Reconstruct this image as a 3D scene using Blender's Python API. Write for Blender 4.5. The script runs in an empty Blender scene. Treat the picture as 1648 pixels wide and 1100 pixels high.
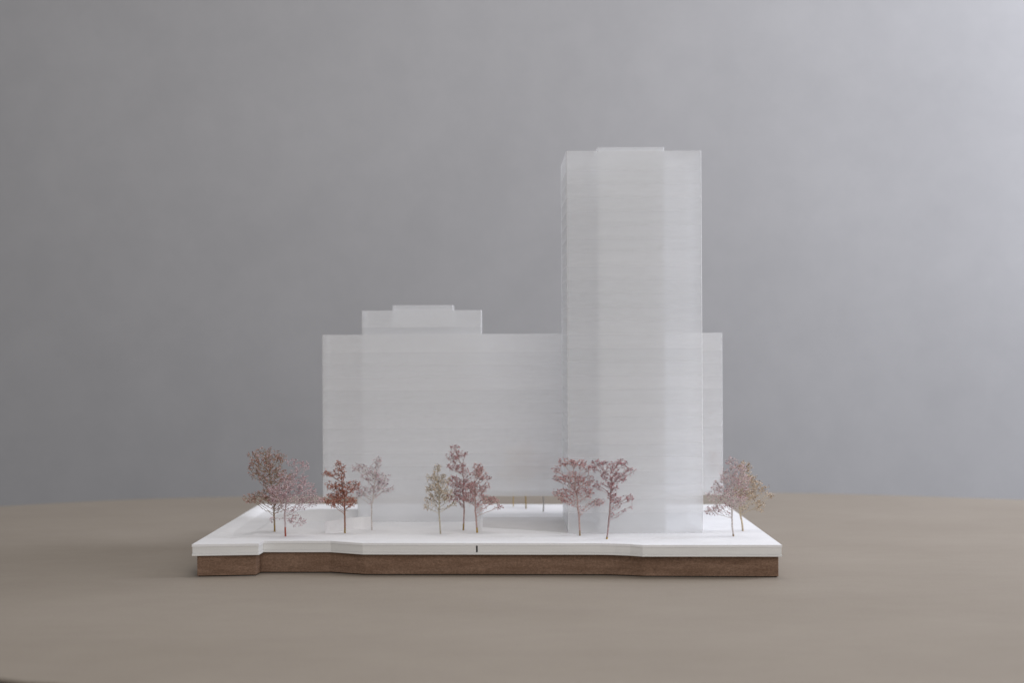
import bpy, bmesh, math, random
import numpy as np
from mathutils import Vector, Matrix

# ------------------------------------------------------------------ camera
F = 2400.0            # focal length in photo pixels (photo is 1648 wide)
CX, CY = 829.0, 556.0 # vanishing point
ROLL = 0.0055
h = 0.21              # eye height above the site sheet (metres)
sc = bpy.context.scene
cam_d = bpy.data.cameras.new("camera"); cam = bpy.data.objects.new("camera", cam_d)
sc.collection.objects.link(cam); sc.camera = cam
cam_d.sensor_width = 36; cam_d.lens = F / 1648 * 36
cam_d.shift_x = -5 / 1648; cam_d.shift_y = 6 / 1648
cam_d.clip_start = 0.05; cam_d.clip_end = 60
cam.matrix_world = Matrix.Translation((0, 0, h)) @ Matrix.Rotation(math.radians(90), 4, 'X') @ Matrix.Rotation(-ROLL, 4, 'Z')
cam_d.dof.use_dof = True; cam_d.dof.focus_distance = 1.62; cam_d.dof.aperture_fstop = 4.0

# ------------------------------------------------------------------ light
w = bpy.data.worlds.new("World"); sc.world = w; w.use_nodes = True
bg = w.node_tree.nodes["Background"]
bg.inputs[0].default_value = (0.635, 0.625, 0.63, 1); bg.inputs[1].default_value = 0.40

def area(name, loc, target, sx, sy, power, col):
    d = bpy.data.lights.new(name, 'AREA'); d.shape = 'RECTANGLE'; d.size = sx; d.size_y = sy
    d.energy = power; d.color = col
    o = bpy.data.objects.new(name, d); sc.collection.objects.link(o)
    o.location = loc
    o.rotation_euler = (Vector(target) - Vector(loc)).to_track_quat('-Z', 'Y').to_euler()
    return o
area("window_light", (2.5, 2.1, 1.35), (0.5, 3.15, 0.5), 1.5, 1.5, 78, (0.845, 0.885, 1.0))
area("ceiling_light", (0.2, 1.9, 2.3), (0.0, 1.7, 0.0), 1.8, 1.2, 16, (1.0, 0.965, 0.95))
area("room_light", (0.7, -0.9, 1.3), (0.0, 1.8, 0.0), 2.0, 1.6, 33, (1.0, 0.965, 0.94))
sc.view_settings.view_transform = 'Standard'; sc.view_settings.look = 'None'
sc.view_settings.exposure = 0.05; sc.view_settings.gamma = 1.0
sc.cycles.use_denoising = True
sc.cycles.max_bounces = 20; sc.cycles.transmission_bounces = 20; sc.cycles.diffuse_bounces = 12
sc.cycles.volume_bounces = 14
sc.cycles.transparent_max_bounces = 24
sc.cycles.caustics_refractive = True; sc.cycles.caustics_reflective = False

# ------------------------------------------------------------------ helpers
def unroll(px, py):
    return px - ROLL * (py - 550), py + ROLL * (px - 824)
def gp(px, py, z=0.0):
    """photo pixel -> point on the horizontal plane at height z (metres)"""
    x, y = unroll(px, py)
    r = (y - CY); d = F * (h - z) / r
    return Vector(((x - CX) * d / F, d, z))
def vp(px, py, r):
    """photo pixel at the depth whose ground line is r pixels below the horizon"""
    x, y = unroll(px, py); d = F * h / r
    return Vector(((x - CX) * d / F, d, h - (y - CY) * d / F))

def nodes(name):
    m = bpy.data.materials.new(name); m.use_nodes = True
    nt = m.node_tree; b = nt.nodes["Principled BSDF"]
    return m, nt, b
def N(nt, t, **kw):
    n = nt.nodes.new(t)
    for k, v in kw.items(): setattr(n, k, v)
    return n
def noise(nt, scale, detail=3, rough=0.5, vec=None, stretch=None):
    tc = N(nt, 'ShaderNodeTexCoord'); n = N(nt, 'ShaderNodeTexNoise')
    n.inputs['Scale'].default_value = scale; n.inputs['Detail'].default_value = detail; n.inputs['Roughness'].default_value = rough
    src = tc.outputs['Object']
    if stretch:
        mp = N(nt, 'ShaderNodeMapping'); mp.inputs['Scale'].default_value = stretch
        nt.links.new(src, mp.inputs['Vector']); src = mp.outputs[0]
    nt.links.new(src, n.inputs['Vector']); return n
def ramp(nt, fac, c0, c1, p0=0.3, p1=0.7):
    r = N(nt, 'ShaderNodeValToRGB'); e = r.color_ramp.elements
    e[0].position = p0; e[1].position = p1; e[0].color = (*c0, 1); e[1].color = (*c1, 1)
    nt.links.new(fac, r.inputs[0]); return r
def mixc(nt, a, b, fac, mode='MULTIPLY'):
    m = N(nt, 'ShaderNodeMix', data_type='RGBA', blend_type=mode)
    m.inputs[0].default_value = fac
    nt.links.new(a, m.inputs[6]); nt.links.new(b, m.inputs[7]); return m.outputs[2]
def bump(nt, b, hgt, dist, strength=0.5):
    bp = N(nt, 'ShaderNodeBump'); bp.inputs['Distance'].default_value = dist; bp.inputs['Strength'].default_value = strength
    nt.links.new(hgt, bp.inputs['Height']); nt.links.new(bp.outputs[0], b.inputs['Normal'])

def mat_table():
    m, nt, b = nodes("table_linoleum")
    n1 = noise(nt, 5.0, 5, 0.6, stretch=(0.8, 1.2, 1)); r1 = ramp(nt, n1.outputs[0], (0.291, 0.250, 0.203), (0.323, 0.280, 0.231), 0.3, 0.7)
    n2 = noise(nt, 420, 4, 0.7); r2 = ramp(nt, n2.outputs[0], (0.90, 0.90, 0.90), (1, 1, 1), 0.3, 0.7)
    n3 = noise(nt, 40, 5, 0.65, stretch=(0.5, 1.3, 1)); r3 = ramp(nt, n3.outputs[0], (0.965, 0.96, 0.965), (1, 1, 1), 0.35, 0.6)
    c = mixc(nt, r1.outputs[0], r2.outputs[0], 1.0); c = mixc(nt, c, r3.outputs[0], 1.0)
    nt.links.new(c, b.inputs['Base Color']); b.inputs['Roughness'].default_value = 0.62
    b.inputs['Specular IOR Level'].default_value = 0.32
    bump(nt, b, n2.outputs[0], 0.0002, 0.25); return m
def mat_plain(name, c0, c1, scale, rough=0.8, fine=600, bs=0.3, bd=0.0002, stretch=None, spec=0.3):
    m, nt, b = nodes(name)
    n1 = noise(nt, scale, 5, 0.6, stretch=stretch); r1 = ramp(nt, n1.outputs[0], c0, c1)
    n2 = noise(nt, fine, 3, 0.6); r2 = ramp(nt, n2.outputs[0], (0.93,) * 3, (1,) * 3)
    nt.links.new(mixc(nt, r1.outputs[0], r2.outputs[0], 1.0), b.inputs['Base Color'])
    b.inputs['Roughness'].default_value = rough; b.inputs['Specular IOR Level'].default_value = spec
    bump(nt, b, n2.outputs[0], bd, bs); return m
M_TABLE = mat_table()
M_WALL = mat_plain("painted_wall", (0.398, 0.392, 0.393), (0.424, 0.418, 0.419), 3.5, 0.9, 160, 0.5, 0.0008)
def mottle(m):
    nt = m.node_tree; b = nt.nodes["Principled BSDF"]; src = b.inputs['Base Color'].links[0].from_socket
    n = noise(nt, 14, 8, 0.68); r = ramp(nt, n.outputs[0], (0.978, 0.979, 0.981), (1.0, 1.0, 1.0), 0.4, 0.6)
    nt.links.new(mixc(nt, src, r.outputs[0], 1.0), b.inputs['Base Color'])
mottle(M_WALL)
M_FLOOR = mat_plain("dark_floor", (0.012, 0.011, 0.011), (0.02, 0.019, 0.018), 3, 0.7)
M_DARK = mat_plain("black_edge", (0.01, 0.01, 0.01), (0.02, 0.02, 0.02), 20, 0.5)
M_WHITE = mat_plain("white_card", (0.79, 0.79, 0.80), (0.85, 0.85, 0.86), 30, 0.75, 900, 0.35, 0.00012)
M_CARD_EDGE = mat_plain("white_card_edge", (0.70, 0.70, 0.69), (0.79, 0.79, 0.78), 60, 0.8, 1200, 0.4, 0.00012, stretch=(0.2, 0.2, 3))
M_SHADE = mat_plain("shade_grey", (0.60, 0.59, 0.59), (0.66, 0.65, 0.65), 30, 0.8, 900, 0.35, 0.00012)  # white card ground as it looks in shade, painted grey
def mat_wood():
    m, nt, b = nodes("brown_fibreboard")
    n1 = noise(nt, 60, 6, 0.7, stretch=(0.35, 0.35, 3.0)); r1 = ramp(nt, n1.outputs[0], (0.150, 0.088, 0.056), (0.292, 0.192, 0.138), 0.25, 0.75)
    n2 = noise(nt, 650, 5, 0.8, stretch=(0.7, 0.7, 1.1)); r2 = ramp(nt, n2.outputs[0], (0.48, 0.45, 0.43), (1.30, 1.29, 1.27), 0.3, 0.7)
    nt.links.new(mixc(nt, r1.outputs[0], r2.outputs[0], 1.0), b.inputs['Base Color'])
    b.inputs['Roughness'].default_value = 0.75; b.inputs['Specular IOR Level'].default_value = 0.25
    bump(nt, b, n2.outputs[0], 0.0003, 0.5); return m
M_WOOD = mat_wood()

def mat_acrylic():
    m = bpy.data.materials.new("frosted_acrylic"); m.use_nodes = True; nt = m.node_tree; nt.nodes.clear()
    out = N(nt, 'ShaderNodeOutputMaterial')
    oi = N(nt, 'ShaderNodeObjectInfo')
    tone = ramp(nt, oi.outputs['Random'], (0.845, 0.855, 0.865), (0.895, 0.90, 0.91), 0.0, 1.0)
    n = noise(nt, 20, 2, 0.5); rn = ramp(nt, n.outputs[0], (0.994,) * 3, (1,) * 3, 0.3, 0.7)
    col = mixc(nt, tone.outputs[0], rn.outputs[0], 1.0)
    dif = N(nt, 'ShaderNodeBsdfDiffuse'); trl = N(nt, 'ShaderNodeBsdfTranslucent')
    rf = N(nt, 'ShaderNodeBsdfTransparent')
    for s in (dif, trl): nt.links.new(col, s.inputs['Color'])
    m1 = N(nt, 'ShaderNodeMixShader'); m1.inputs[0].default_value = 0.45
    nt.links.new(dif.outputs[0], m1.inputs[1]); nt.links.new(trl.outputs[0], m1.inputs[2])
    m2 = N(nt, 'ShaderNodeMixShader'); 
    tcg = N(nt, 'ShaderNodeTexCoord'); sg = N(nt, 'ShaderNodeSeparateXYZ'); nt.links.new(tcg.outputs['Generated'], sg.inputs[0])
    mg = N(nt, 'ShaderNodeMapRange'); mg.inputs['From Min'].default_value = 0.0; mg.inputs['From Max'].default_value = 0.6
    mg.inputs['To Min'].default_value = 0.585; mg.inputs['To Max'].default_value = 0.69
    nt.links.new(sg.outputs[2], mg.inputs['Value']); nt.links.new(mg.outputs[0], m2.inputs[0])
    nt.links.new(m1.outputs[0], m2.inputs[1]); nt.links.new(rf.outputs[0], m2.inputs[2])
    # sawn edges are frosted, the bonded sheet faces are nearly clear
    at = N(nt, 'ShaderNodeAttribute'); at.attribute_name = 'frost'
    cl = N(nt, 'ShaderNodeBsdfTransparent')
    m5 = N(nt, 'ShaderNodeMixShader'); nt.links.new(at.outputs['Fac'], m5.inputs[0])
    nt.links.new(cl.outputs[0], m5.inputs[1]); nt.links.new(m2.outputs[0], m5.inputs[2])
    e1 = N(nt, 'ShaderNodeMath', operation='SUBTRACT', use_clamp=True); e1.inputs[1].default_value = 1.0; nt.links.new(at.outputs['Fac'], e1.inputs[0])
    m6 = N(nt, 'ShaderNodeMixShader'); nt.links.new(e1.outputs[0], m6.inputs[0])
    cut = N(nt, 'ShaderNodeBsdfDiffuse'); cut.inputs['Color'].default_value = (0.80, 0.805, 0.815, 1)
    nt.links.new(m5.outputs[0], m6.inputs[1]); nt.links.new(cut.outputs[0], m6.inputs[2])
    nt.links.new(m6.outputs[0], out.inputs['Surface'])
    vs = N(nt, 'ShaderNodeVolumeScatter'); vs.inputs['Color'].default_value = (0.997, 0.9975, 0.998, 1)
    dn = N(nt, 'ShaderNodeMapRange'); dn.inputs['To Min'].default_value = 5.0; dn.inputs['To Max'].default_value = 7.0
    nt.links.new(oi.outputs['Random'], dn.inputs['Value']); nt.links.new(dn.outputs[0], vs.inputs['Density'])
    vs.inputs['Density'].default_value = 28.0; vs.inputs['Anisotropy'].default_value = 0.6
    nt.links.new(vs.outputs[0], out.inputs['Volume']); return m
M_ACR = mat_acrylic()

def mat_twig(name, c):
    m, nt, b = nodes(name)
    n = noise(nt, 500, 3, 0.6); r = ramp(nt, n.outputs[0], tuple(x * 0.65 for x in c), tuple(min(1, x * 1.25) for x in c))
    nt.links.new(r.outputs[0], b.inputs['Base Color']); b.inputs['Roughness'].default_value = 0.8; return m
def mat_bud(name, dark, mid, light):
    m, nt, b = nodes(name)
    a = N(nt, 'ShaderNodeAttribute'); a.attribute_name = 'tone'
    r = N(nt, 'ShaderNodeValToRGB'); e = r.color_ramp.elements
    e[0].position = 0.0; e[0].color = (*dark, 1); e[1].position = 1.0; e[1].color = (*light, 1)
    k = e.new(0.45); k.color = (*mid, 1)
    nt.links.new(a.outputs['Fac'], r.inputs[0]); nt.links.new(r.outputs[0], b.inputs['Base Color'])
    b.inputs['Roughness'].default_value = 0.85; return m

def link(o, parent=None):
    sc.collection.objects.link(o)
    if parent: o.parent = parent
    return o
def mesh_obj(name, verts, faces, m, parent=None, origin=None):
    me = bpy.data.meshes.new(name)
    if origin is not None: verts = [tuple(Vector(v) - origin) for v in verts]
    me.from_pydata([tuple(v) for v in verts], [], faces); me.validate()
    me.materials.append(m)
    o = bpy.data.objects.new(name, me); link(o, parent); return o
def fix_normals(o):
    bm = bmesh.new(); bm.from_mesh(o.data); bmesh.ops.recalc_face_normals(bm, faces=bm.faces[:]); bm.to_mesh(o.data); bm.free()
def bevel(o, wd, seg=2):
    md = o.modifiers.new("bevel", 'BEVEL'); md.width = wd; md.segments = seg; md.limit_method = 'ANGLE'; md.angle_limit = math.radians(30)
def thing(name, loc, label, cat, group=None):
    o = bpy.data.objects.new(name, None); o.empty_display_size = 0.02; o.location = loc; link(o)
    o['label'] = label; o['category'] = cat
    if group: o['group'] = group
    return o
def prism(name, outline, z0, z1, m, parent, origin):
    n = len(outline)
    v = [(p[0], p[1], z0) for p in outline] + [(p[0], p[1], z1) for p in outline]
    f = [tuple(range(n))[::-1], tuple(range(n, 2 * n))] + [(i, (i + 1) % n, n + (i + 1) % n, n + i) for i in range(n)]
    o = mesh_obj(name, v, f, m, parent, origin); fix_normals(o); return o
def offset(poly, d):
    """move every edge of a counter-clockwise polygon inward by d"""
    n = len(poly); out = []
    for i in range(n):
        p0, p1, p2 = (Vector(poly[(i + k) % n][:2]) for k in (-1, 0, 1))
        e1 = (p1 - p0).normalized(); e2 = (p2 - p1).normalized()
        n1 = Vector((-e1.y, e1.x)); n2 = Vector((-e2.y, e2.x)); b = (n1 + n2)
        b = b / max(0.35, (1 + n1.dot(n2)))
        out.append(p1 + b * d)
    return out

# ------------------------------------------------------------------ setting
ZT = -0.1672 * h       # table top height
ZF = ZT - 0.74
fl = mesh_obj("floor", [(-6, -3, ZF), (6, -3, ZF), (6, 3.42, ZF), (-6, 3.42, ZF)], [(0, 1, 2, 3)], M_FLOOR); fl['kind'] = 'structure'
wl = mesh_obj("wall", [(-6, 3.4, ZF), (6, 3.4, ZF), (6, 3.4, 3.4), (-6, 3.4, 3.4), (-6, 3.55, ZF), (6, 3.55, ZF), (6, 3.55, 3.4), (-6, 3.55, 3.4)],
              [(0, 1, 2, 3), (7, 6, 5, 4), (3, 2, 6, 7), (0, 4, 5, 1), (0, 3, 7, 4), (1, 5, 6, 2)], M_WALL); wl['kind'] = 'structure'

def tp(px, py): p = gp(px, py, ZT); return (p.x, p.y)
key = [tp(1648, 805), tp(1250, 793.5), tp(900, 796), tp(330, 801), tp(0, 815.5), (-0.98, 2.16), (-1.06, 1.90), (-0.97, 1.60), (-0.74, 1.33), (-0.54, 1.19),
       tp(0, 1092.5), tp(80, 1100), (-0.20, 1.045), (0.0, 1.01), (0.3, 0.995), (0.62, 1.07), (0.95, 1.27), (1.16, 1.58), (1.20, 1.9), (1.06, 2.16)]
def spline(pts, k=14):
    out = []; n = len(pts)
    for i in range(n):
        p0, p1, p2, p3 = (np.array(pts[(i + j) % n]) for j in (-1, 0, 1, 2))
        for s in range(k):
            t = s / k
            out.append(tuple(0.5 * (2 * p1 + (p2 - p0) * t + (2 * p0 - 5 * p1 + 4 * p2 - p3) * t * t + (3 * p1 - p0 - 3 * p2 + p3) * t ** 3)))
    return out
tab_o = spline(key)
table = thing("table", (0.05, 1.7, ZF), "large oval table with a matt grey beige top under the model", "table")
TO = Vector((0.05, 1.7, ZF))
bevel(prism("tabletop", tab_o, ZT - 0.004, ZT, M_TABLE, table, TO), 0.0008)
prism("edge_panel", offset(tab_o, 0.004), ZT - 0.028, ZT - 0.0042, M_DARK, table, TO)
def disc(cx, cy, r, n=40): return [(cx + r * math.cos(2 * math.pi * i / n), cy + r * math.sin(2 * math.pi * i / n)) for i in range(n)]
prism("pedestal", disc(0.05, 1.7, 0.09), ZF + 0.02, ZT - 0.0285, M_DARK, table, TO)
bevel(prism("foot_plate", disc(0.05, 1.7, 0.42), ZF + 0.001, ZF + 0.0195, M_DARK, table, TO), 0.004)

# ------------------------------------------------------------------ site base
edge_px = [(308.7, 877.2), (416.5, 875.6), (424.3, 871.4), (532, 871.4), (583.5, 874.9), (966, 875.2), (990, 875.7), (1014, 876.6), (1034, 878.0), (1258.6, 878.0)]
front = [gp(*p) for p in edge_px]
BL = Vector((-1.625 * h, F * h / 253.5, 0)); BR = Vector((1.3075 * h, F * h / 258.5, 0))
FL, FR = front[0], front[-1]
def base_x(s): return FL.x + (FR.x - FL.x) * s
def sm(a, b, x):
    t = min(1, max(0, (x - a) / (b - a))); return t * t * (3 - 2 * t)
def lin(a, b, x): return min(1, max(0, (x - a) / (b - a)))
def terrain(X, Y):
    """height of the site sheet; X in units of h, r = ground line in photo pixels below the horizon"""
    X = X / h; r = F * h / Y; z = 0.0
    px = CX + X * r
    # shallow court in front of the long block
    z -= 0.014 * sm(306, 292, r) * sm(430, 540, px) * sm(775, 764, px) * lin(256, 262, r)
    # bank at the left, running under the long block
    s = sm(425, 520, px) * lin(583, 578, px)
    if s > 0:
        if r > 276: k = lin(279.3, 276, r)
        else: k = lin(258.5, 276, r)
        z += 0.062 * s * k
    # ramp sunk along the left edge
    if X < -1.38:
        run = sm(312, 290, r) * lin(256, 262, r)
        if X <= -1.466: z -= 0.030 * run * sm(-1.60, -1.475, X)
        elif X < -1.40: z -= 0.018 * run * lin(-1.385, -1.455, X)
    return z * h
site = thing("site_model_base", tuple(Vector((0, 1.6, ZT))), "stepped white card site on a brown fibreboard plinth, standing on the table", "model base")
SO = Vector((0, 1.6, ZT))
def outline(front_pts): return [(p.x, p.y) for p in front_pts] + [(BR.x, BR.y), (BL.x, BL.y)]
ol = outline(front)   # counter-clockwise seen from above
TH = 0.0585 * h
z_a = -0.0125 * h; z_b = -0.0475 * h
# ground sheet: relief grid with a skirt
def front_y(s):
    X = base_x(s)
    for a, b in zip(front[:-1], front[1:]):
        if a.x - 1e-9 <= X <= b.x + 1e-9: return a.y + (b.y - a.y) * (X - a.x) / max(1e-9, b.x - a.x)
    return FR.y
ss = sorted(set([round(i / 520, 6) for i in range(521)] + [round((p.x - FL.x) / (FR.x - FL.x), 6) for p in front]))
NV = 300
V, Fc = [], []
for s in ss:
    f0 = Vector((base_x(s), front_y(s))); b0 = Vector((BL.x + (BR.x - BL.x) * s, BL.y + (BR.y - BL.y) * s))
    for j in range(NV + 1):
        p = f0.lerp(b0, j / NV); V.append((p.x, p.y, terrain(p.x, p.y)))
W = NV + 1
for i in range(len(ss) - 1):
    for j in range(NV):
        a = i * W + j; Fc.append((a, a + W, a + W + 1, a + 1))
def skirt(idx):
    base = len(V)
    for k in idx: V.append((V[k][0], V[k][1], z_a))
    for q in range(len(idx) - 1): Fc.append((idx[q], base + q, base + q + 1, idx[q + 1]))
    return base
ring = [i * W for i in range(len(ss))] + [(len(ss) - 1) * W + j for j in range(1, W)] + [i * W + NV for i in range(len(ss) - 2, -1, -1)] + [j for j in range(NV - 1, -1, -1)]
skirt(ring)
bq = len(V); V += [(x, y, z_a) for x, y in ol]; Fc.append(tuple(range(bq, bq + len(ol)))[::-1])
gs = mesh_obj("ground_sheet", V, Fc, M_WHITE, site, SO)
fix_normals(gs)
# middle layer in two lengths with a dark slit between them; the left tab has its layers flush
ins = offset(ol, 0.0005)
slit = gp(765.5, 885).x
fl_y = [p for p in ins]
def clip_poly(poly, x0, x1):
    def half(pl, keep, X):
        out = []
        for a, b in zip(pl, pl[1:] + pl[:1]):
            ia, ib = keep(a[0]), keep(b[0])
            if ia: out.append((a[0], a[1]))
            if ia != ib:
                t = (X - a[0]) / (b[0] - a[0]); out.append((X, a[1] + (b[1] - a[1]) * t))
        return out
    if x0 is not None: poly = half(poly, lambda v: v >= x0, x0)
    if x1 is not None: poly = half(poly, lambda v: v <= x1, x1)
    return poly
insl = [tuple(p) for p in ins]
GAP = 0.0009
zg = 0.00018
o = prism("card_layer", clip_poly(insl, None, slit - GAP), z_b + zg, z_a - zg, M_CARD_EDGE, site, SO)
o = prism("card_layer", clip_poly(insl, slit + GAP, None), z_b + zg, z_a - zg, M_CARD_EDGE, site, SO)
core_in = offset(ol, 0.012)
bot = prism("bottom_sheet", ol, -TH, z_b, M_CARD_EDGE, site, SO); bevel(bot, 0.0003)
backer = prism("slit_backing", clip_poly([tuple(p) for p in offset(ol, 0.004)], slit - GAP + 0.0001, slit + GAP - 0.0001), z_b + 2 * zg, z_a - 2 * zg, M_DARK, site, SO)
# the plinth is set back from the sheet
wood_px = [(317.5, 929.2), (412.4, 927.4), (420.5, 922.9), (532, 922.9), (587.4, 926.5), (966, 926.8), (990, 927.3), (1014, 928.2), (1034, 929.3), (1253, 930.2)]
wf = [gp(px, py, ZT) for px, py in wood_px]
wo = [(p.x, p.y) for p in wf] + [(BR.x - 0.004, BR.y - 0.004), (BL.x + 0.004, BL.y - 0.004)]
wd = prism("wooden_plinth", wo, ZT + 0.0010, -TH - 0.00005, M_WOOD, site, SO); bevel(wd, 0.0004)
felt = prism("felt_pad", [tuple(p) for p in offset(wo, 0.0012)], ZT + 0.00005, ZT + 0.0010, M_DARK, site, SO)
# low curved wall left of the long block
cw = [(523, 857), (527, 855.8), (535, 854.2), (545, 852.4), (556, 850.8), (568, 849.5), (580, 848.7), (597, 848.0)]
pts = [gp(*p) for p in cw]
vv, ff = [], []
tw = 0.0016
for i, p in enumerate(pts):
    for dy, z in ((0, -0.004), (0, 0.0535 * h), (tw, 0.0535 * h), (tw, -0.004)): vv.append((p.x, p.y + dy, z))
for i in range(len(pts) - 1):
    for k in range(4): a = i * 4 + k; b_ = i * 4 + (k + 1) % 4; ff.append((a, b_, b_ + 4, a + 4))
ff += [(0, 1, 2, 3), tuple(range(4 * len(pts) - 4, 4 * len(pts)))]
cwo = mesh_obj("curved_wall", vv, ff, M_WHITE, site, SO); fix_normals(cwo)

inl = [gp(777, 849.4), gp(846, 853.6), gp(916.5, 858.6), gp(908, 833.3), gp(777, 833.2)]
prism("shade_sheet", [(p.x, p.y) for p in inl], 0.00002, 0.0003, M_SHADE, site, SO)  # grey sheet whose colour stands in for shade on the ground in the gap

# ------------------------------------------------------------------ acrylic buildings
def set_frost(o, fn):
    at = o.data.attributes.new('frost', 'FLOAT', 'FACE')
    at.data.foreach_set('value', fn)
JOINT, INNER, CUT = 0.015, 0.55, 2.0
CH = 0.0004
def cham(x0, x1, y0, y1, c=CH):
    """rectangle with clipped corners, two points per corner"""
    return [(x0, y0 + c), (x0 + c, y0), (x1 - c, y0), (x1, y0 + c), (x1, y1 - c), (x1 - c, y1), (x0 + c, y1), (x0, y1 - c)]
def ring_plate(name, x0, x1, y0, y1, hx0, hx1, hy0, hy1, z0, z1, parent, top=False, outer=1.0, me_cache={}):
    """rectangular plate with a rectangular opening, in local coordinates of the building"""
    O = cham(x0, x1, y0, y1); I = cham(hx0, hx1, hy0, hy1, 0.0001)
    v = [(*p, 0) for p in O + I] + [(*p, z1 - z0) for p in O + I]; f = []; fr = []
    for i in range(8):
        j = (i + 1) % 8
        f += [(i, j, j + 16, i + 16), (i + 8, i + 24, j + 24, j + 8), (i, i + 8, j + 8, j), (i + 16, j + 16, j + 24, i + 24)]
        fr += [CUT if i % 2 == 0 else outer, INNER, JOINT, 1.0 if top else JOINT]
    k = (round(x1 - x0, 6), round(z1 - z0, 6), round(hx0, 6), top, outer)
    if k in me_cache: o = bpy.data.objects.new(name, me_cache[k]); link(o, parent)
    else:
        o = mesh_obj(name, v, f, M_ACR, parent); me_cache[k] = o.data; set_frost(o, fr)
    o.location = (0, 0, z0)
    return o
def box(name, x0, x1, y0, y1, z0, z1, parent, side=1.0, tp_=1.0, bt=None, chamfer=True):
    O = cham(x0, x1, y0, y1, CH if chamfer else 0.0001)
    v = [(*p, z0) for p in O] + [(*p, z1) for p in O]
    f = [tuple(range(8))[::-1], tuple(range(8, 16))]; fr = [JOINT if bt is None else bt, tp_]
    for i in range(8):
        j = (i + 1) % 8; f.append((i, j, j + 8, i + 8)); fr.append(CUT if (i % 2 == 0 and chamfer) else side)
    o = mesh_obj(name, v, f, M_ACR, parent); set_frost(o, fr); return o
def Z(py, r, px=824):
    return vp(px, py, r).z
def depth(r): return F * h / r
G = 0.00004
# --- tower
RT, RTB = 304.4, 281.6
tl = vp(914, 700, RT); tr = vp(1131.2, 700, RT)
tcx = (tl.x + tr.x) / 2; tw2 = (tr.x - tl.x) / 2; td = depth(RTB) - depth(RT)
ANG = math.radians(0.8)
tower = thing("tower", (tcx, depth(RT), 0), "tall frosted acrylic tower, the highest block of the model, at the front right", "model building")
tower.rotation_euler = (0, 0, ANG)
zt0 = Z(242.4, RT, 1020); zt1 = Z(273.2, RT, 1020)
cxl = vp(963, 400, RT).x - tcx; cxr = vp(1070.6, 400, RT).x - tcx
cy0, cy1 = 0.006, td - 0.006
nfl = 26; z_base = 0.0002
pitch = (Z(273.2, RT, 1020) - Z(295.3, RT, 1020))
zz = zt1
args = (-tw2, tw2, 0, td, cxl, cxr, cy0, cy1)
ring_plate("floor_plate", *args, zt1 + G, zt0, tower, True, 1.08)
for i in range(nfl - 1):
    ring_plate("floor_plate", *args, zz - pitch + G, zz - G, tower, False, 1.08); zz -= pitch
ring_plate("floor_plate", *args, z_base, zz - G, tower, False, 1.08)
box("core", cxl + 0.0003, cxr - 0.0003, cy0 + 0.0003, cy1 - 0.0003, z_base, zt0 - G, tower, 1.3, JOINT, None, False)
box("roof_core", cxl, cxr, cy0, cy1, zt0 + G, Z(236.6, F * h / (depth(RT) + cy0), 1016), tower)

# --- long block with the rooftop block and the foot under it
RS, RSB = 280.0, 270.0
sl = vp(519.5, 670, RS); sr = vp(1163.3, 670, RS)
scx = (sl.x + sr.x) / 2; sw2 = (sr.x - sl.x) / 2; sd = depth(RSB) - depth(RS)
slab = thing("long_block", (scx, depth(RS), 0), "long frosted acrylic slab raised above the ground behind the tower, with a stepped rooftop", "model building")
slab.rotation_euler = (0, 0, math.radians(0.5))
bx0 = vp(582.8, 600, RS).x - scx; bx1 = vp(775.2, 600, RS).x - scx
by0, by1 = 0.0045, sd - 0.004
top = Z(537.6, RS, 824); z1_ = Z(567.6, RS, 650)
p2 = Z(567.6, RS, 650) - Z(588.0, RS, 650)
zb = Z(799.3, RS, 850)
args = (-sw2, sw2, 0, sd, bx0, bx1, by0, by1)
ring_plate("floor_plate", *args, z1_ + G, top, slab, True, 1.22)
zz = z1_
while zz - p2 > zb + p2 * 0.6:
    ring_plate("floor_plate", *args, zz - p2 + G, zz - G, slab, False, 1.22); zz -= p2
ring_plate("floor_plate", *args, zb, zz - G, slab, False, 1.22)
# the inner block rises out of the slab in thick layers
zr = Z(500.6, RS * 0.985, 680); zl = Z(526.8, RS, 680)
box("inner_block", bx0 + 0.0003, bx1 - 0.0003, by0 + 0.0003, by1 - 0.0003, zb + 0.0004, top - G, slab, 1.1, JOINT, None, False)
box("inner_block", bx0, bx1, 0.001, by1 - 0.0003, top + G, zl - G, slab, 1.0, JOINT)
rx0 = vp(634, 495, RS * 0.985).x - scx; rx1 = vp(730.3, 495, RS * 0.985).x - scx
ring_plate("roof_layer", bx0, bx1, 0.001, by1 - 0.0003, rx0 - .0003, rx1 + .0003, 0.007, by1 - 0.006, zl, zr, slab, True, 1.12)
box("roof_core", rx0, rx1, 0.0073, by1 - 0.0063, zl + G, zr - G, slab, 1.0, JOINT, None, False)
box("roof_cap", rx0, rx1, 0.0073, by1 - 0.0063, zr + G, Z(491.4, F * h / (depth(RS) + 0.0073), 680), slab)
fx0 = vp(576.0, 830, RS).x - scx; fx1 = vp(775.6, 830, RS).x - scx
box("foot_block", fx0, fx1, 0.0, sd, -0.0147 * h, zb - G, slab, 1.35, JOINT, 1.0)

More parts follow.
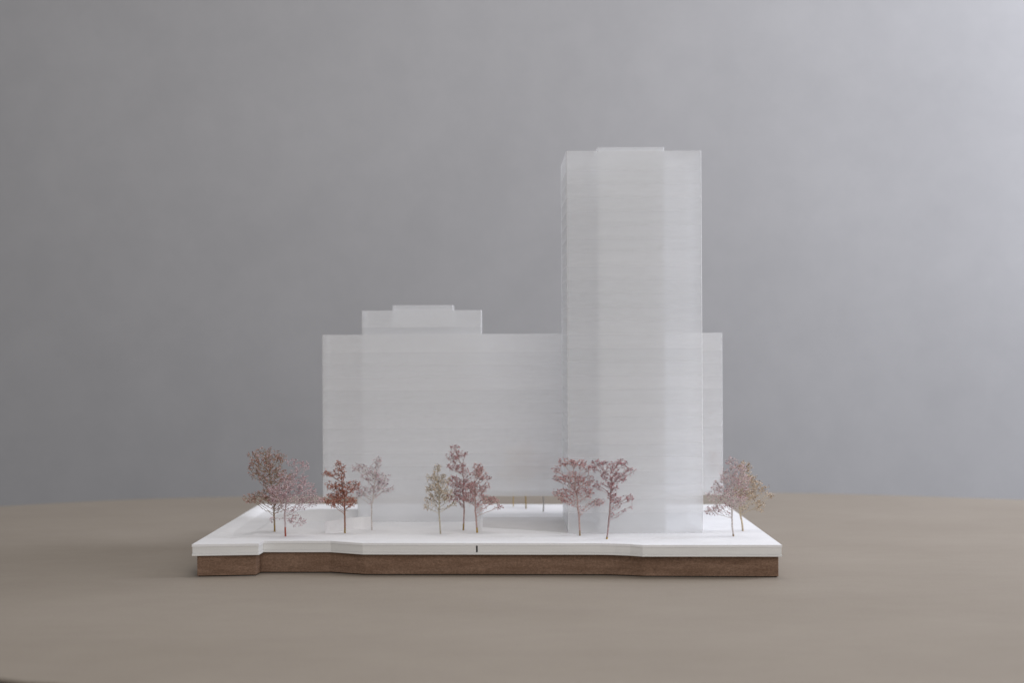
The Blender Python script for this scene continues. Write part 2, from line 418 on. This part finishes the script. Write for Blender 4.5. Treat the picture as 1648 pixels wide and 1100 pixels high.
# ------------------------------------------------------------------ twig trees
def grow(seed, base, lobes, fork, px2m, nat, lean=None):
    """space colonisation inside ellipsoid lobes; lobes in metres (x, z, rx, rz, y)"""
    rng = np.random.default_rng(seed)
    A = []
    tot = sum(l[2] * l[3] for l in lobes)
    for (x, z, rx, rz, yy) in lobes:
        n = max(8, int(1.2 * nat * rx * rz / tot)); ry = min(rx, 16 * px2m)
        k = 0
        while k < n:
            q = rng.uniform(-1, 1, 3)
            if q @ q > 1: continue
            A.append((x + q[0] * rx, yy + q[1] * ry, z + q[2] * rz)); k += 1
    A = np.array(A)
    step = 2.3 * px2m
    P = [np.array(base)]; par = [-1]
    # trunk
    fk = np.array(fork); n = max(3, int(np.linalg.norm(fk - P[0]) / step))
    wob = rng.normal(0, 0.5 * px2m, (n + 1, 2)); wob = np.cumsum(wob, 0) * 0.3
    for i in range(1, n + 1):
        t = i / n; p = P[0] * (1 - t) + fk * t; bow = math.sin(math.pi * t)
        P.append(p + np.array([wob[i - 1, 0] * bow, wob[i - 1, 1] * bow, 0])); par.append(len(P) - 2)
    ntr = len(P); alive = np.ones(len(A), bool)
    # leader towards the middle of the crown
    c = A.mean(0); c[2] = A[:, 2].max() * 0.75 + A[:, 2].mean() * 0.25
    if lean: c[0] = lean
    lead = int(np.linalg.norm(c - P[-1]) / step * 0.8)
    for i in range(lead):
        d = c - P[-1]; d /= np.linalg.norm(d) + 1e-9; d += rng.normal(0, 0.16, 3); d /= np.linalg.norm(d)
        P.append(P[-1] + d * step); par.append(len(P) - 2)
    start = max(2, int(ntr * 0.86))
    for it in range(90):
        if not alive.any(): break
        Pn = np.array(P); idx = np.where(alive)[0]
        D = np.linalg.norm(A[idx, None, :] - Pn[None, start:, :], axis=2)
        # prefer nodes below the attractor so limbs rise outward
        sinv = (A[idx, None, 2] - Pn[None, start:, 2]) / (D + 1e-9)
        j = (D * (1 + 1.3 * np.maximum(0, 0.45 - sinv))).argmin(1); dm = D[np.arange(len(idx)), j]
        kill = dm < step * 1.1; alive[idx[kill]] = False
        dirs = {}
        for a, jj, kk in zip(idx, j, kill):
            if kk: continue
            d = A[a] - Pn[jj + start]; d /= np.linalg.norm(d)
            dirs.setdefault(jj + start, []).append(d)
        for jj, ds in dirs.items():
            d = np.mean(ds, 0) + rng.normal(0, 0.24, 3) + np.array([0, 0, 0.08]); nn = np.linalg.norm(d)
            if nn < 1e-6: continue
            q = Pn[jj] + d / nn * step
            P.append(q); par.append(jj)
    # drop duplicates that did not move forward
    P = np.array(P); par = np.array(par)
    ch = np.zeros(len(P)); tips = np.zeros(len(P))
    for i in range(len(P) - 1, 0, -1):
        if ch[i] == 0: tips[i] = 1
        ch[par[i]] += 1; tips[par[i]] += tips[i]
    return P, par, tips, ch, ntr
def frame(d):
    d = d / (np.linalg.norm(d) + 1e-12); u = np.cross(d, (0.31, 0.83, 0.46)); u /= np.linalg.norm(u); return d, u, np.cross(d, u)
def tube(V, F_, a, b, ra, rb, n):
    d, u, v = frame(b - a); k = len(V)
    for p, r in ((a, ra), (b, rb)):
        for i in range(n):
            t = 2 * math.pi * i / n; V.append(tuple(p + (u * math.cos(t) + v * math.sin(t)) * r))
    for i in range(n): j = (i + 1) % n; F_.append((k + i, k + j, k + n + j, k + n + i))
    F_.append(tuple(range(k + n, k + 2 * n)))
def octa(V, F_, c, d, L, R):
    d, u, v = frame(d); k = len(V)
    V += [tuple(c - d * L * 0.5), tuple(c + u * R), tuple(c + v * R), tuple(c - u * R), tuple(c - v * R), tuple(c + d * L * 0.5)]
    for i in range(4):
        j = (i + 1) % 4; F_.append((k, k + 1 + j, k + 1 + i)); F_.append((k + 5, k + 1 + i, k + 1 + j))

def make_tree(seed, bpx, lobes_px, fork_px, label, bark, buds, base_col=None, base_h=5, nat=330, dens=1.0, lean=None, trunk_w=1.0, bud_s=1.0, group="twig trees on the model", rz=None):
    B = gp(*bpx) if rz is None else vp(bpx[0], bpx[1], rz)
    B.z = terrain(B.x, B.y); r = F * h / B.y; s = h / r     # metres per photo pixel at the tree
    P0 = vp(bpx[0], bpx[1], r)
    rng = random.Random(seed)
    def L(px, py):
        q = vp(px, py, r) - P0; return q.x, q.z
    lobes = []
    for (px, py, rx, rz_) in lobes_px:
        x, z = L(px, py); off = rng.uniform(-0.5, 0.5) * 14 * s
        lobes.append((x, z, rx * 1.1 * s, rz_ * 1.1 * s, off))
    fx, fz = L(*fork_px)
    ln = L(lean, 800)[0] if lean else None
    P, par, tips, ch, ntr = grow(seed, (0, 0, -0.001), lobes, (fx, 0, fz), s, nat, ln)
    root = thing("twig_tree", tuple(B), label, "model tree", group)
    rad = lambda t: s * (0.34 * (max(t, 1) ** 0.32))
    mx = tips[1]; R = np.array([rad(t) for t in tips]); R *= (2.5 * s * trunk_w) / rad(mx) if False else 1
    R = s * (0.31 + (1.4 * trunk_w - 0.31) * (tips / mx) ** 0.75)
    bh = base_h * s
    Vt, Ft, Vw, Fw, Vb, Fb, tone, Vp, Fp = [], [], [], [], [], [], [], [], []
    for i in range(1, len(P)):
        a, b = P[par[i]], P[i]; ra, rb = R[par[i]], R[i]
        if tips[i] != tips[par[i]]: ra = min(ra, rb * 1.25)
        if i < ntr: ra = R[par[i]] * (1.12 if i < 3 else 1); tgt = (Vp, Fp) if (base_col and b[2] < bh) else (Vt, Ft); n = 7
        elif tips[i] > 5: tgt = (Vt, Ft); n = 5
        else: tgt = (Vw, Fw); n = 3
        tube(tgt[0], tgt[1], a, b, ra, rb, n)
        if n == 3 and i >= ntr:
            d = b - a
            c = 0.97 if ch[i] == 0 else 0.8
            k = 4 if ch[i] == 0 else 1
            for _ in range(k):
                if rng.random() < c * dens:
                    jit = np.array([rng.gauss(0, 1) for _ in range(3)])
                    jit = jit / (np.linalg.norm(jit) + 1e-9); side = d / np.linalg.norm(d) * 0.7 + jit
                    side /= np.linalg.norm(side); ln_ = s * rng.uniform(1.2, 4.2)
                    e = b + side * ln_
                    tube(Vw, Fw, b, e, 0.26 * s, 0.2 * s, 3)
                    t = min(1, max(0, rng.gauss(0.5, 0.36)))
                    sz = rng.uniform(0.5, 1.25) * bud_s
                    nb = len(Vb); octa(Vb, Fb, e, side, 2.1 * s * sz, 0.80 * s * sz); tone += [t] * (len(Vb) - nb)
    mesh_obj("trunk", Vt, Ft, bark, root)
    if Vp: mesh_obj("trunk_foot", Vp, Fp, base_col, root)
    tw = mesh_obj("twigs", Vw, Fw, bark, root)
    if Vb:
        bo = mesh_obj("buds", Vb, Fb, buds, root); bo['kind'] = 'stuff'
        at = bo.data.attributes.new('tone', 'FLOAT', 'POINT'); at.data.foreach_set('value', tone)
    return root

TB = {k: mat_twig(k, tuple(min(0.7, x * 1.25) for x in c)) for k, c in {
    "brown_bark": (0.26, 0.19, 0.12), "lilac_bark": (0.42, 0.34, 0.35), "red_brown_bark": (0.24, 0.11, 0.07), "pale_bark": (0.46, 0.42, 0.40),
    "olive_bark": (0.36, 0.32, 0.25), "mauve_bark": (0.32, 0.23, 0.23), "rose_bark": (0.36, 0.25, 0.23), "beige_bark": (0.42, 0.35, 0.26),
    "yellow_foot": (0.36, 0.23, 0.045), "red_foot": (0.27, 0.06, 0.035), "ochre_foot": (0.25, 0.16, 0.04), "grey_bark": (0.30, 0.28, 0.25)}.items()}
BD = {
    "rust": mat_bud("rust_buds", (0.082, 0.023, 0.021), (0.421, 0.135, 0.094), (0.725, 0.386, 0.316)),
    "dusty": mat_bud("dusty_rose_buds", (0.117, 0.047, 0.041), (0.421, 0.211, 0.187), (0.725, 0.491, 0.456)),
    "lilac": mat_bud("lilac_buds", (0.152, 0.070, 0.088), (0.562, 0.339, 0.363), (0.850, 0.702, 0.725)),
    "pale": mat_bud("pale_lilac_buds", (0.117, 0.064, 0.099), (0.515, 0.339, 0.386), (0.796, 0.643, 0.679)),
    "olive": mat_bud("olive_beige_buds", (0.140, 0.082, 0.058), (0.491, 0.363, 0.246), (0.796, 0.679, 0.538)),
    "pink": mat_bud("pink_buds", (0.105, 0.029, 0.047), (0.468, 0.211, 0.216), (0.796, 0.515, 0.503)),
    "mauve": mat_bud("mauve_buds", (0.088, 0.023, 0.041), (0.398, 0.152, 0.175), (0.702, 0.421, 0.433)),
    "straw": mat_bud("straw_buds", (0.129, 0.070, 0.041), (0.491, 0.351, 0.234), (0.842, 0.725, 0.620)),
}
G1 = "twig trees along the front of the model"
make_tree(11, (442, 856.5), [(422, 735, 22, 14), (445, 742, 18, 16), (418, 757, 20, 16), (445, 775, 26, 22), (430, 800, 24, 14), (402, 803, 12, 7), (450, 815, 10, 9)], (441, 829),
          "tall rust brown twig tree, leftmost on the base, with a low branch reaching left", TB["brown_bark"], BD["dusty"], TB["ochre_foot"], 12, nat=470, group=G1)
make_tree(12, (459.5, 864), [(470, 745, 9, 6), (484, 752, 12, 9), (470, 775, 24, 17), (490, 790, 22, 16), (455, 795, 22, 16), (508, 805, 13, 10), (482, 812, 18, 10), (475, 840, 14, 9), (440, 796, 14, 14), (437, 838, 3, 3)], (458, 828),
          "lilac pink twig tree whose trunk foot is painted red", TB["lilac_bark"], BD["lilac"], TB["red_foot"], 16, nat=430, group=G1)
make_tree(13, (555, 857), [(547, 750, 9, 8), (531, 761, 13, 5), (548, 765, 9, 9), (534, 781, 14, 5), (557, 785, 12, 12), (570, 782, 10, 10), (536, 803, 15, 9), (560, 806, 14, 9), (545, 795, 12, 10)], (555, 830),
          "rust red twig tree, the deepest red one, left of the pale lilac tree", TB["red_brown_bark"], BD["rust"], TB["ochre_foot"], 10, nat=400, lean=548, group=G1)
make_tree(14, (598.5, 850.5), [(608, 738, 7, 9), (600, 757, 12, 10), (578, 750, 13, 7), (590, 765, 10, 8), (618, 768, 10, 9), (585, 787, 12, 9), (610, 782, 13, 11), (628, 785, 7, 4), (576, 792, 6, 6)], (598, 812),
          "slender pale lilac twig tree in front of the left part of the long block", TB["pale_bark"], BD["pale"], None, nat=250, lean=606, trunk_w=0.8, group=G1)
make_tree(15, (709, 859.5), [(703, 755, 6, 8), (697, 768, 12, 6), (712, 772, 12, 8), (704, 785, 18, 9), (693, 803, 10, 8), (688, 815, 7, 4), (716, 797, 14, 9), (728, 811, 9, 4)], (707, 830),
          "beige olive twig tree, leftmost of the cluster of three before the long block", TB["olive_bark"], BD["olive"], None, nat=250, lean=704, trunk_w=0.85, group=G1)
make_tree(16, (745.5, 850.5), [(732, 718, 7, 5), (730, 731, 12, 7), (748, 728, 6, 4), (730, 748, 11, 7), (744, 752, 10, 9), (730, 772, 12, 9), (748, 780, 16, 12), (728, 795, 10, 9), (745, 797, 12, 6), (770, 757, 7, 8)], (747, 818),
          "pink twig tree with the tallest crown, middle of the cluster of three", TB["rose_bark"], BD["mauve"], TB["ochre_foot"], 13, nat=340, lean=743, trunk_w=0.95, group=G1)
make_tree(17, (768, 857), [(770, 752, 9, 7), (772, 763, 10, 8), (782, 770, 9, 4), (762, 785, 12, 11), (780, 785, 10, 7), (755, 800, 12, 8), (778, 800, 9, 5), (793, 805, 11, 6), (803, 815, 7, 3), (770, 812, 5, 3)], (766, 829),
          "pink twig tree on a yellow footed trunk, rightmost of the cluster of three", TB["rose_bark"], BD["pink"], TB["yellow_foot"], 10, nat=330, lean=765, group=G1)
make_tree(18, (933.5, 863), [(894, 756, 8, 5), (908, 745, 11, 6), (930, 746, 14, 7), (945, 755, 8, 8), (904, 771, 14, 6), (923, 770, 15, 9), (946, 775, 11, 9), (905, 795, 16, 8), (915, 808, 12, 5), (945, 795, 10, 8), (964, 810, 9, 5), (925, 787, 12, 8)], (932, 834),
          "dusty pink twig tree at the left corner of the tower foot", TB["rose_bark"], BD["pink"], TB["brown_bark"], 9, nat=380, group=G1)
make_tree(19, (976.5, 868.5), [(965, 746, 11, 6), (958, 754, 7, 5), (985, 752, 10, 8), (1000, 747, 9, 8), (1014, 758, 8, 5), (980, 768, 12, 8), (998, 768, 9, 7), (963, 782, 9, 7), (985, 785, 10, 7), (1012, 803, 9, 6), (995, 808, 8, 8), (985, 800, 8, 8), (1016, 816, 3, 4)], (980, 838),
          "mauve twig tree standing nearest the front edge before the tower", TB["mauve_bark"], BD["mauve"], TB["yellow_foot"], 5, nat=360, lean=986, group=G1)
make_tree(20, (1180.5, 864), [(1178, 743, 10, 6), (1188, 755, 14, 10), (1172, 770, 15, 11), (1192, 778, 18, 15), (1170, 792, 17, 12), (1155, 785, 8, 10), (1145, 800, 8, 6), (1188, 805, 16, 12), (1150, 822, 14, 8), (1160, 815, 12, 6)], (1178, 834),
          "silvery lilac twig tree right of the tower, the front one of the pair", TB["pale_bark"], BD["lilac"], TB["brown_bark"], 4, nat=470, group=G1)
make_tree(21, (1196, 855.5), [(1196, 752, 12, 8), (1202, 770, 15, 12), (1215, 782, 14, 10), (1228, 788, 10, 5), (1240, 799, 9, 2.5), (1205, 797, 14, 10), (1222, 817, 8, 9), (1190, 790, 14, 12)], (1191, 826),
          "straw brown twig tree right of the tower, the rear one of the pair", TB["beige_bark"], BD["straw"], None, nat=380, trunk_w=1.1, lean=1200, group=G1)
G2 = "twig trees behind the long block"
make_tree(22, (826, 815.5), [(826, 735, 18, 18), (815, 760, 16, 10), (838, 760, 14, 12)], (826, 790),
          "thin yellow trunked twig tree behind the long block, left one seen in the gap", TB["yellow_foot"], BD["straw"], None, nat=160, trunk_w=0.45, group=G2, rz=260.5)
make_tree(23, (846.5, 818.5), [(848, 730, 16, 20), (840, 755, 16, 12), (858, 758, 12, 12)], (846, 788),
          "ochre trunked twig tree behind the long block, middle one seen in the gap", TB["ochre_foot"], BD["dusty"], None, nat=160, trunk_w=0.7, group=G2, rz=263.5)
make_tree(24, (874.5, 826), [(874, 745, 12, 14), (880, 765, 10, 8)], (874, 800),
          "grey twig tree behind the long block, right one seen in the gap", TB["grey_bark"], BD["dusty"], None, nat=110, trunk_w=0.75, group=G2, rz=268.5)
make_tree(25, (1152.5, 834), [(1150, 752, 9, 14), (1158, 770, 8, 8)], (1152, 800),
          "small grey twig tree at the right end behind the long block, beside the tower", TB["grey_bark"], BD["dusty"], None, nat=90, trunk_w=0.6, group=G2, rz=269.0)
